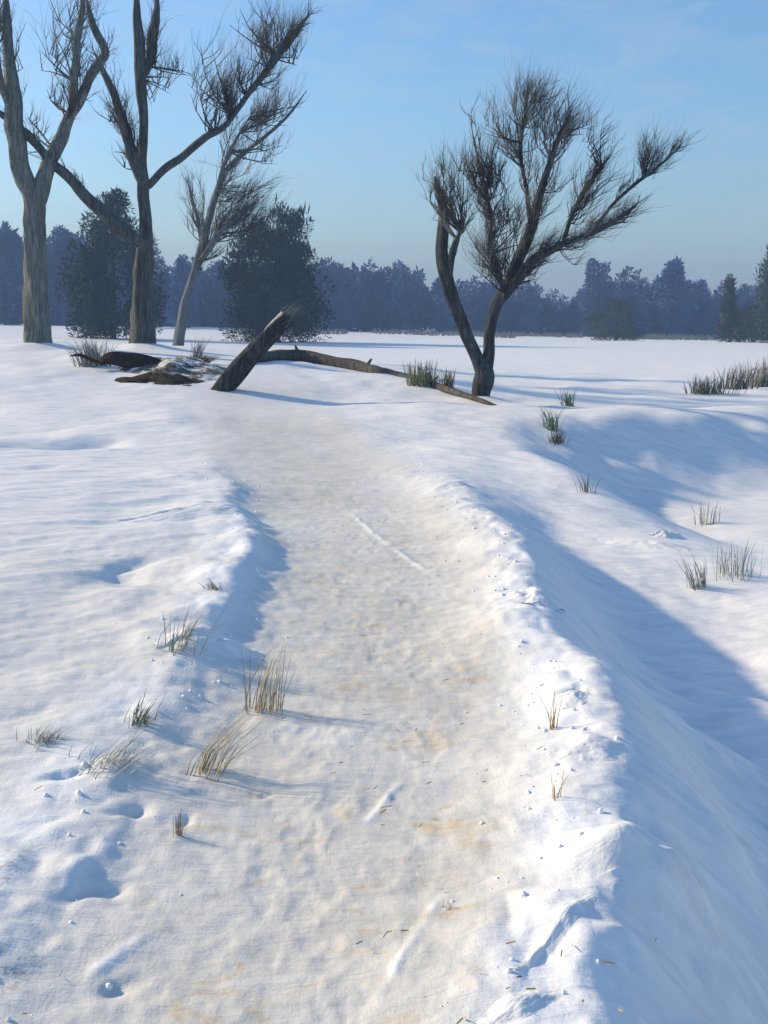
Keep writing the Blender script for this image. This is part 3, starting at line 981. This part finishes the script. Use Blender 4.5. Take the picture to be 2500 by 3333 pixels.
# leaning broken stump
st_base = ground_at(226, 390)
Ys = st_base.y
P = np.array([[*at(218, 396, Ys), 9.5 * Ys / F], [*at(232, 378, Ys), 9.8 * Ys / F], [*at(252, 355, Ys), 9 * Ys / F], [*at(272, 334, Ys), 8.2 * Ys / F], [*at(288, 318, Ys), 7.0 * Ys / F]])
stump = empty('leaning_stump', st_base, label='broken stump leaning right out of the snow below the evergreen', category='stump')
D = catmull(P, .05)
mb = MB()
tube(mb, D, 20, .22, 31, .12)
link('trunk', mb.mesh('stump_trunk', M_STUMP, st_base), stump)
Df = D[len(D) // 2:].copy()
Df[:, 2] += Df[:, 3] * .34
Df[:, 0] -= Df[:, 3] * .30
Df[:, 3] *= np.linspace(.35, .82, len(Df))
mb = MB()
tube(mb, Df, 14, .3, 33, .2)
link('frosted_bark', mb.mesh('frosted_bark', M_FROST, st_base), stump, label='pale frosted bark on the upper side')
# splintered top and torn bark fibres
r_ = np.random.default_rng(5)
tip = D[-1, :3]
dr = D[-1, :3] - D[-4, :3]
dr /= np.linalg.norm(dr)
n = 90
A = tip + r_.normal(0, .075, (n, 3)) - dr * .12
B = A + dr * r_.uniform(.12, .42, (n, 1)) + r_.normal(0, .03, (n, 3))
link('splinters', twigs_mesh('splinters', A, B, r_.uniform(.008, .018, n), M_BARK_THIN, r_.normal(0, .01, (n, 3)), st_base), stump)

# dark wet log at the left with torn lower side
lb = ground_at(130, 370)
Yl = lb.y
wood_piece('dark_log', 'short wet dark brown log lying in the snow under the second bare tree', 'log',
           np.array([[*at(100, 364, Yl), 2.5 * Yl / F], [*at(110, 359, Yl), 6.5 * Yl / F], [*at(128, 361, Yl), 7.5 * Yl / F], [*at(150, 365, Yl), 7.2 * Yl / F], [*at(168, 369, Yl), 5.0 * Yl / F]]), M_WOOD_DARK, 18, .3, 12)
wood_piece('broken_branch', 'thin dark branch end sticking out left of the wet log', 'branch',
           np.array([[*at(70, 356, Yl), .6 * Yl / F], [*at(80, 355, Yl), 1.6 * Yl / F], [*at(92, 360, Yl), 2.0 * Yl / F], [*at(103, 363, Yl), 1.6 * Yl / F]]), M_WOOD_DARK, 8, .2, 13)

def earth_material():
    m, n, l, p = new_mat('frozen_earth')
    s1 = noise_node(n, l, 7, 8, .65, (1, 1, 2))
    s2 = noise_node(n, l, 2.6, 6, .65, (1, 2.2, 1), (0, 0, .5), .6)
    c = ramp(n, l, s1, [(.34, (.030, .020, .012)), (.50, (.12, .10, .065)), (.64, (.25, .23, .175))])
    c = mixc(n, l, ramp(n, l, s2, [(.52, (0, 0, 0)), (.58, (1, 1, 1))]), c, (.74, .77, .80))
    l.new(c, p.inputs['Base Color'])
    p.inputs['Roughness'].default_value = .9
    l.new(bump(n, l, s1, .08, 1.0), p.inputs['Normal'])
    return m


M_EARTH = earth_material()


def mound(name, label, cat, px, py, lx, ly, lz, rot, mat, seed, soft=1.0, rough=.9):
    g = ground_at(px, py)
    n = 61
    u = np.linspace(-1, 1, n)
    U, V_ = np.meshgrid(u, u)
    rr = np.hypot(U, V_) * (1 + .45 * fbm(np.arctan2(V_, U) * 1.3 + 5, U * 0 + seed, 2, seed))
    c, s_ = math.cos(math.radians(rot)), math.sin(math.radians(rot))
    x, y = (U * lx * c - V_ * ly * s_) * 1.25, (U * lx * s_ + V_ * ly * c) * 1.25
    h = lz * (np.where(rr < 1, np.clip(1 - rr ** 2, 0, 1) ** soft, -.9 * (rr - 1))) * (1 + rough * fbm(U * 2.2 + seed, V_ * 2.2, 3, seed)) + .08 * lz * fbm(U * 14, V_ * 14, 2, seed + 3)
    z_ = land(g.x + x, g.y + y) - Z0 - g.z + h
    V = np.stack([x, y, z_], -1).reshape(-1, 3)
    idx = np.arange(n * n).reshape(n, n)
    Q = np.stack([idx[:-1, :-1], idx[:-1, 1:], idx[1:, 1:], idx[1:, :-1]], -1).reshape(-1, 4)
    return link(name, fast_mesh(name, V, Q, mat), None, g, label=label, category=cat)


mound('earth_mound', 'low olive brown mound of bare earth between dark log and leaning stump', 'mound', 182, 371, .95, .8, .20, -10, M_EARTH, 3)
mound('earth_clump', 'ragged clump of dark frozen earth under the right end of the wet log', 'earth', 158, 380, .60, .30, .06, -18, M_WOOD_DARK, 5, 1.0, 2.6)

# long bowed fallen trunk reaching from the stump to the willow
pts = [(232, 372, 2.0), (252, 360, 4.5), (275, 356, 5.5), (300, 356, 5.5), (330, 361, 5.3), (365, 368, 5.0), (400, 376, 4.4), (430, 384, 3.8), (455, 392, 3.2), (480, 400, 2.4), (503, 409, 1.2)]
PP = []
for px, py, hw in pts:
    g = ground_at(px, py + hw * .9)
    PP.append([*at(px, py, g.y), hw * g.y / F])
PP = np.array(PP)
PP[:, 1] = np.convolve(np.pad(PP[:, 1], 2, 'edge'), np.ones(5) / 5, 'valid')
for q, (px, py, hw) in zip(PP, pts):
    q[:3] = at(px, py, q[1])
    q[3] = hw * q[1] / F
wood_piece('fallen_trunk', 'long bowed fallen trunk lying from the leaning stump to the willow', 'trunk', PP, M_WOOD_LOG, 16, .2, 14)
fallen = bpy.data.objects['fallen_trunk']
for k_, (dx, dy, dz_) in ((3, (-.10, -.10, .24)), (5, (.14, -.06, .20)), (7, (.16, .05, .15))):
    q0 = PP[k_]
    mb = MB()
    tube(mb, catmull([(*q0[:3], q0[3] * .42), (q0[0] + dx * .6, q0[1] + dy, q0[2] + dz_ * .6, q0[3] * .32), (q0[0] + dx, q0[1] + dy, q0[2] + dz_, q0[3] * .20)], .04), 8, .25, 50 + k_)
    link('branch_stub', mb.mesh('branch_stub', M_WOOD_LOG, PP[0, :3]), fallen)


# ------------------------------------------------------------------ dry grass
def tuft(label, px, py, h_px, w_px, n, mat, lean=0.0, spread=.35, group=None, thick=1.0, seed=0, name='grass_tuft', cat='grass'):
    r_ = np.random.default_rng(1000 + seed)
    g = ground_at(px, py)
    k = g.y / F
    H, W = h_px * k, w_px * k
    V = np.zeros((n, 7, 3))
    bx = r_.normal(0, .30, n) * W
    by = r_.normal(0, .30, n) * W * .8
    hh = H * r_.uniform(.45, 1.05, n)
    la = math.tan(math.radians(lean))
    tx = bx + hh * (la + r_.normal(0, spread * .5, n)) + bx * .3
    ty = by + hh * r_.normal(0, spread * .5, n)
    wd = np.clip(.0011 * thick * r_.uniform(.7, 1.5, n) * max(1.0, g.y / 3.2), .0012, .03)
    zb = land(g.x + bx, g.y + by) - Z0 - g.z - .01
    ang = r_.uniform(0, math.pi, n)
    cx, cy = np.cos(ang) * wd, np.sin(ang) * wd
    curve = r_.uniform(.1, 1.3, n)
    tx = tx + hh * r_.normal(0, .22, n) * curve
    hh = hh * (1 - .22 * r_.uniform(0, 1, n) * curve)
    for i, t in enumerate((0, .4, .75)):
        x = bx + (tx - bx) * t ** (1 + curve)
        y = by + (ty - by) * t ** (1 + curve)
        z = zb + hh * t
        w = 1 - .25 * i
        V[:, 2 * i] = np.stack([x - cx * w, y - cy * w, z], 1)
        V[:, 2 * i + 1] = np.stack([x + cx * w, y + cy * w, z], 1)
    V[:, 6] = np.stack([tx, ty, zb + hh], 1)
    q = np.array([[0, 1, 3, 2], [2, 3, 5, 4], [4, 5, 6, 6]])
    base = (np.arange(n) * 7)[:, None, None]
    Q = (base + q[None, :2]).reshape(-1, 4)
    T = (base + np.array([[4, 5, 6]])[None]).reshape(-1, 3)
    me = bpy.data.meshes.new('blades')
    me.from_pydata(V.reshape(-1, 3).tolist(), [], Q.tolist() + T.tolist())
    me.materials.append(mat)
    me.update()
    o = link(name, me, None, g, label=label, category=cat)
    if group:
        o['group'] = group
    return o


GK, GR, GP = 'dry grass tufts on the knoll', 'dry grass tufts in the snow right of the path', 'dry grass tufts beside the path'
tuft('pale grey grass tuft leaning left at the left end of the dark log', 93, 366, 32, 26, 190, G_GREY, -14, .4, GK, 1.2, 1)
tuft('small pale grass tuft between the dark log and the leaning stump', 197, 357, 24, 8, 50, G_GREY, 16, .2, GK, 1.0, 2)
tuft('dead olive grass combed rightwards over the bare earth mound', 196, 364, 12, 22, 260, G_MOUND, 55, .5, GK, 1.2, 31)
tuft('dead brown grass lying at the left foot of the bare earth mound', 168, 375, 9, 14, 260, G_DARK, -40, .7, GK, 1.2, 32)
tuft('wide olive grass tuft standing on the fallen trunk left of the willow', 423, 386, 29, 24, 170, G_OLIVE, 0, .16, GK, 1.3, 3)
tuft('narrow olive grass tuft closest to the willow trunk', 447, 391, 26, 11, 90, G_OLIVE, 0, .12, GK, 1.3, 4)
tuft('tiny grass tuft alone in the bright field right of the willow', 568, 406, 21, 11, 60, G_GREEN, 0, .35, GR, 1.0, 5)
tuft('green grey grass tuft at the upper end of the blue shadow', 553, 430, 30, 14, 60, G_GREEN, -8, .3, GR, 1.1, 6)
tuft('dark low grass tuft just below the green grey one in the blue shadow', 557, 443, 16, 13, 70, G_DARK, 8, .4, GR, 1.1, 7)
tuft('sparse row of dark grass blades left of the big grey clump', 708, 394, 22, 34, 210, G_DARK, 12, .3, GR, 1.0, 8)
tuft('dark middle clump of the grass bank at the right', 736, 389, 27, 24, 150, G_DARK, 14, .3, GR, 1.1, 9)
tuft('tall grey grass clump cut by the right edge', 764, 387, 33, 34, 260, G_GREY, 12, .3, GR, 1.2, 10)
tuft('faint thin grass sprig in the middle of the shaded hollow', 586, 492, 26, 12, 26, G_TEAL, 0, .3, GR, 1.0, 11)
tuft('sparse upright green grass sprig above the teal tuft', 707, 524, 28, 16, 30, G_PALE, 4, .15, GR, 1.0, 12)
tuft('teal green grass tuft leaning left near the right edge', 699, 588, 40, 16, 46, G_TEAL, -12, .2, GR, 1.1, 13)
tuft('wide sparse patch of grey grass blades beside the teal tuft', 734, 577, 44, 34, 60, G_PALE, 3, .12, GR, 1.0, 14)
tuft('upright grey green grass tuft on the left bank', 178, 650, 58, 34, 62, G_PALE, 18, .25, GP, 1.3, 15)
tuft('tiny green grass sprig at the top of the left bank', 214, 590, 14, 13, 40, G_GREEN, -25, .4, GP, 1.1, 16)
tuft('wide trampled green grass patch left of the left bank', 104, 764, 36, 52, 90, G_PALE, 48, .5, GP, 1.3, 17)
tuft('dark green grass tuft at the right end of the trampled patch', 140, 725, 32, 22, 60, G_GREEN, 25, .35, GP, 1.3, 18)
tuft('faint flattened green grass near the left edge', 42, 742, 18, 28, 110, G_PALE, 40, .8, GP, 1.2, 19)
tuft('tall ochre grass tuft on the left side of the path', 265, 712, 78, 26, 52, G_OCHRE, 8, .16, GP, 1.3, 20)
tuft('ochre and green grass tuft leaning far right beside the path', 206, 774, 80, 32, 56, G_OCHRE, 36, .22, GP, 1.3, 21)
tuft('small ochre grass sprig between footprints at the left', 179, 836, 32, 11, 30, G_OCHRE, 2, .15, GP, 1.2, 22)
tuft('single tall ochre stalk against the right ridge', 553, 730, 52, 7, 9, G_STRAW, 2, .12, GP, 1.5, 23)
tuft('short ochre stalks below the single tall stalk', 555, 800, 40, 12, 9, G_STRAW, 0, .2, GP, 1.5, 24)
tuft('small ochre sprout in the middle of the path near the front', 448, 908, 10, 12, 18, G_STRAW, 30, .5, GP, 1.5, 25)


def straw():
    r_ = np.random.default_rng(77)
    mbx = []
    n = 300
    y = 2.3 + 8.5 * r_.uniform(0, 1, n) ** 1.5
    x = path_x(y) + np.where(r_.uniform(0, 1, n) < .8, r_.normal(.12, .30, n), r_.normal(0, .6, n))
    keep = fbm(x * 2.5, y * 2.5, 2, 55) > -.05
    x, y = x[keep], y[keep]
    n = len(x)
    a = r_.normal(math.radians(15), .7, n)
    L = r_.uniform(.006, .03, n) * r_.uniform(.6, 1.5, n)
    w = r_.uniform(.0006, .0016, n)
    z = land(x, y) - Z0 + .004
    x2, y2 = x + np.cos(a) * L, y + np.sin(a) * L
    z2_ = land(x2, y2) - Z0 + r_.uniform(.003, .012, n)
    nx, ny = -np.sin(a) * w, np.cos(a) * w
    V = np.stack([np.stack([x - nx, y - ny, z], 1), np.stack([x2 - nx, y2 - ny, z2_], 1), np.stack([x2 + nx, y2 + ny, z2_ + .002], 1), np.stack([x + nx, y + ny, z + .002], 1)], 1)
    me = fast_mesh('straw', V.reshape(-1, 3), np.arange(n * 4).reshape(n, 4), G_STRAW, False)
    link('straw', me, label='bits of ochre straw scattered over the trodden path', category='straw', kind='stuff')


straw()


def edge_grass():
    """thin line of dry grass where the field meets the far wood"""
    r_ = np.random.default_rng(78)
    n = 5200
    px = r_.uniform(-60, 830, n)
    Y = r_.uniform(118, 150, n)
    keep = (fbm(px * .03, Y * .05, 2, 3) > -.02) & (px > 300)
    px, Y = px[keep], Y[keep]
    n = len(px)
    x = (px - 384) * Y / F
    z = land(x, Y) - Z0
    h = r_.uniform(.2, .75, n)
    w = r_.uniform(.05, .14, n)
    lx = r_.normal(0, .2, n)
    V = np.stack([np.stack([x - w, Y, z - .05], 1), np.stack([x + w, Y, z - .05], 1), np.stack([x + lx, Y + .1, z + h], 1)], 1)
    me = fast_mesh('edge_grass', V.reshape(-1, 3), np.arange(n * 3).reshape(n, 3), G_EDGE, False)
    link('dry_grass', me, label='line of dry tan grass along the foot of the far wood', category='grass', kind='stuff')


G_EDGE = grass_material('grass_edge', (.17, .15, .12), (.27, .24, .19), (.36, .33, .28))
edge_grass()


# ------------------------------------------------------------------ clods of thrown-up snow
def clod(label, px, py, lx, ly, lz, rot, seed):
    o = mound('snow_clod', label, 'snow clod', px, py, lx, ly, lz, rot, M_SNOW, seed, 1.6, .5)
    o['group'] = 'clods of snow thrown up beside the path'


clod('white clod on the ridge just below the dark hole', 590, 752, .12, .08, .016, 30, 1)
clod('long white slab of snow leaning down the right bank near the front', 556, 930, .15, .032, .012, 50, 2)
clod('bright white slab of snow at the bottom edge', 516, 1008, .11, .036, .013, 38, 3)
clod('rounded grey clod on the ridge at the edge of the blue ditch', 640, 872, .12, .08, .016, 20, 4)
clod('white lump on the ridge halfway up the right bank', 536, 598, .17, .12, .03, 60, 5)
clod('small white crumb of snow at the upper end of the right ridge', 449, 486, .24, .12, .035, 10, 6)
clod('flat white slab of snow lying beyond the ditch', 642, 545, .30, .10, .035, -30, 7)
clod('white lump of snow at the top of the left bank', 200, 512, .50, .22, .06, 25, 8)
clod('bright lump of snow beside the upright green tuft', 208, 642, .20, .12, .035, 35, 9)
clod('ragged slab of snow in the bottom right corner', 735, 1000, .12, .06, .018, 45, 10)
clod('small lump of snow beyond the ditch near its middle', 668, 537, .12, .08, .05, 10, 11)
clod('white clod on the ridge just above the dark hole', 572, 697, .10, .06, .014, 60, 12)


def crumbs():
    """small crumbs of snow kicked on to the banks and the path edge"""
    r_ = np.random.default_rng(808)
    n = 420
    y = 2.2 + 9.5 * r_.uniform(0, 1, n) ** 1.3
    right = r_.uniform(0, 1, n) < .62
    e = np.where(right, np.interp(y, BANK_Y, BANK_R) + r_.normal(-.10, .12, n), -np.interp(y, BANK_Y, BANK_L) + r_.normal(.0, .20, n))
    x = path_x(y) + e
    sz = .0025 + .009 * r_.uniform(0, 1, n) ** 2.5
    t = (1 + 5 ** .5) / 2
    ico = np.array([(-1, t, 0), (1, t, 0), (-1, -t, 0), (1, -t, 0), (0, -1, t), (0, 1, t), (0, -1, -t), (0, 1, -t), (t, 0, -1), (t, 0, 1), (-t, 0, -1), (-t, 0, 1)]) / 1.9
    fc = np.array([(0, 11, 5), (0, 5, 1), (0, 1, 7), (0, 7, 10), (0, 10, 11), (1, 5, 9), (5, 11, 4), (11, 10, 2), (10, 7, 6), (7, 1, 8),
                   (3, 9, 4), (3, 4, 2), (3, 2, 6), (3, 6, 8), (3, 8, 9), (4, 9, 5), (2, 4, 11), (6, 2, 10), (8, 6, 7), (9, 8, 1)])
    V = ico[None] * (1 + r_.normal(0, .22, (n, 12, 1))) * sz[:, None, None] * r_.uniform(.6, 1.3, (n, 1, 3))
    V[:, :, 0] += x[:, None]
    V[:, :, 1] += y[:, None]
    V[:, :, 2] += (land(x, y) - Z0 + sz * .05)[:, None]
    Q = (np.arange(n)[:, None, None] * 12 + fc[None]).reshape(-1, 3)
    link('snow_crumbs', fast_mesh('crumbs', V.reshape(-1, 3), Q, M_CLOD), kind='stuff', label='crumbs of snow scattered along both banks of the path', category='snow')


crumbs()


# ------------------------------------------------------------------ haze
def haze():
    mb = MB()
    x0, x1, y0, y1, zz0, zz1 = -450, 450, -12, 535, -14, 26
    v = [(x, y, z) for z in (zz0, zz1) for y in (y0, y1) for x in (x0, x1)]
    mb.add(v, [(0, 2, 3, 1), (4, 5, 7, 6), (0, 1, 5, 4), (2, 6, 7, 3), (0, 4, 6, 2), (1, 3, 7, 5)])
    m = bpy.data.materials.new('haze')
    m.use_nodes = True
    n, l = m.node_tree.nodes, m.node_tree.links
    n.clear()
    out = n.new('ShaderNodeOutputMaterial')
    vol = n.new('ShaderNodeVolumePrincipled')
    vol.inputs['Color'].default_value = (.38, .61, 1.0, 1)
    vol.inputs['Density'].default_value = .0019
    vol.inputs['Anisotropy'].default_value = 0.0
    l.new(vol.outputs[0], out.inputs['Volume'])
    link('haze', mb.mesh('haze', m, smooth=False), kind='stuff', label='thin blue winter haze', category='haze')


haze()
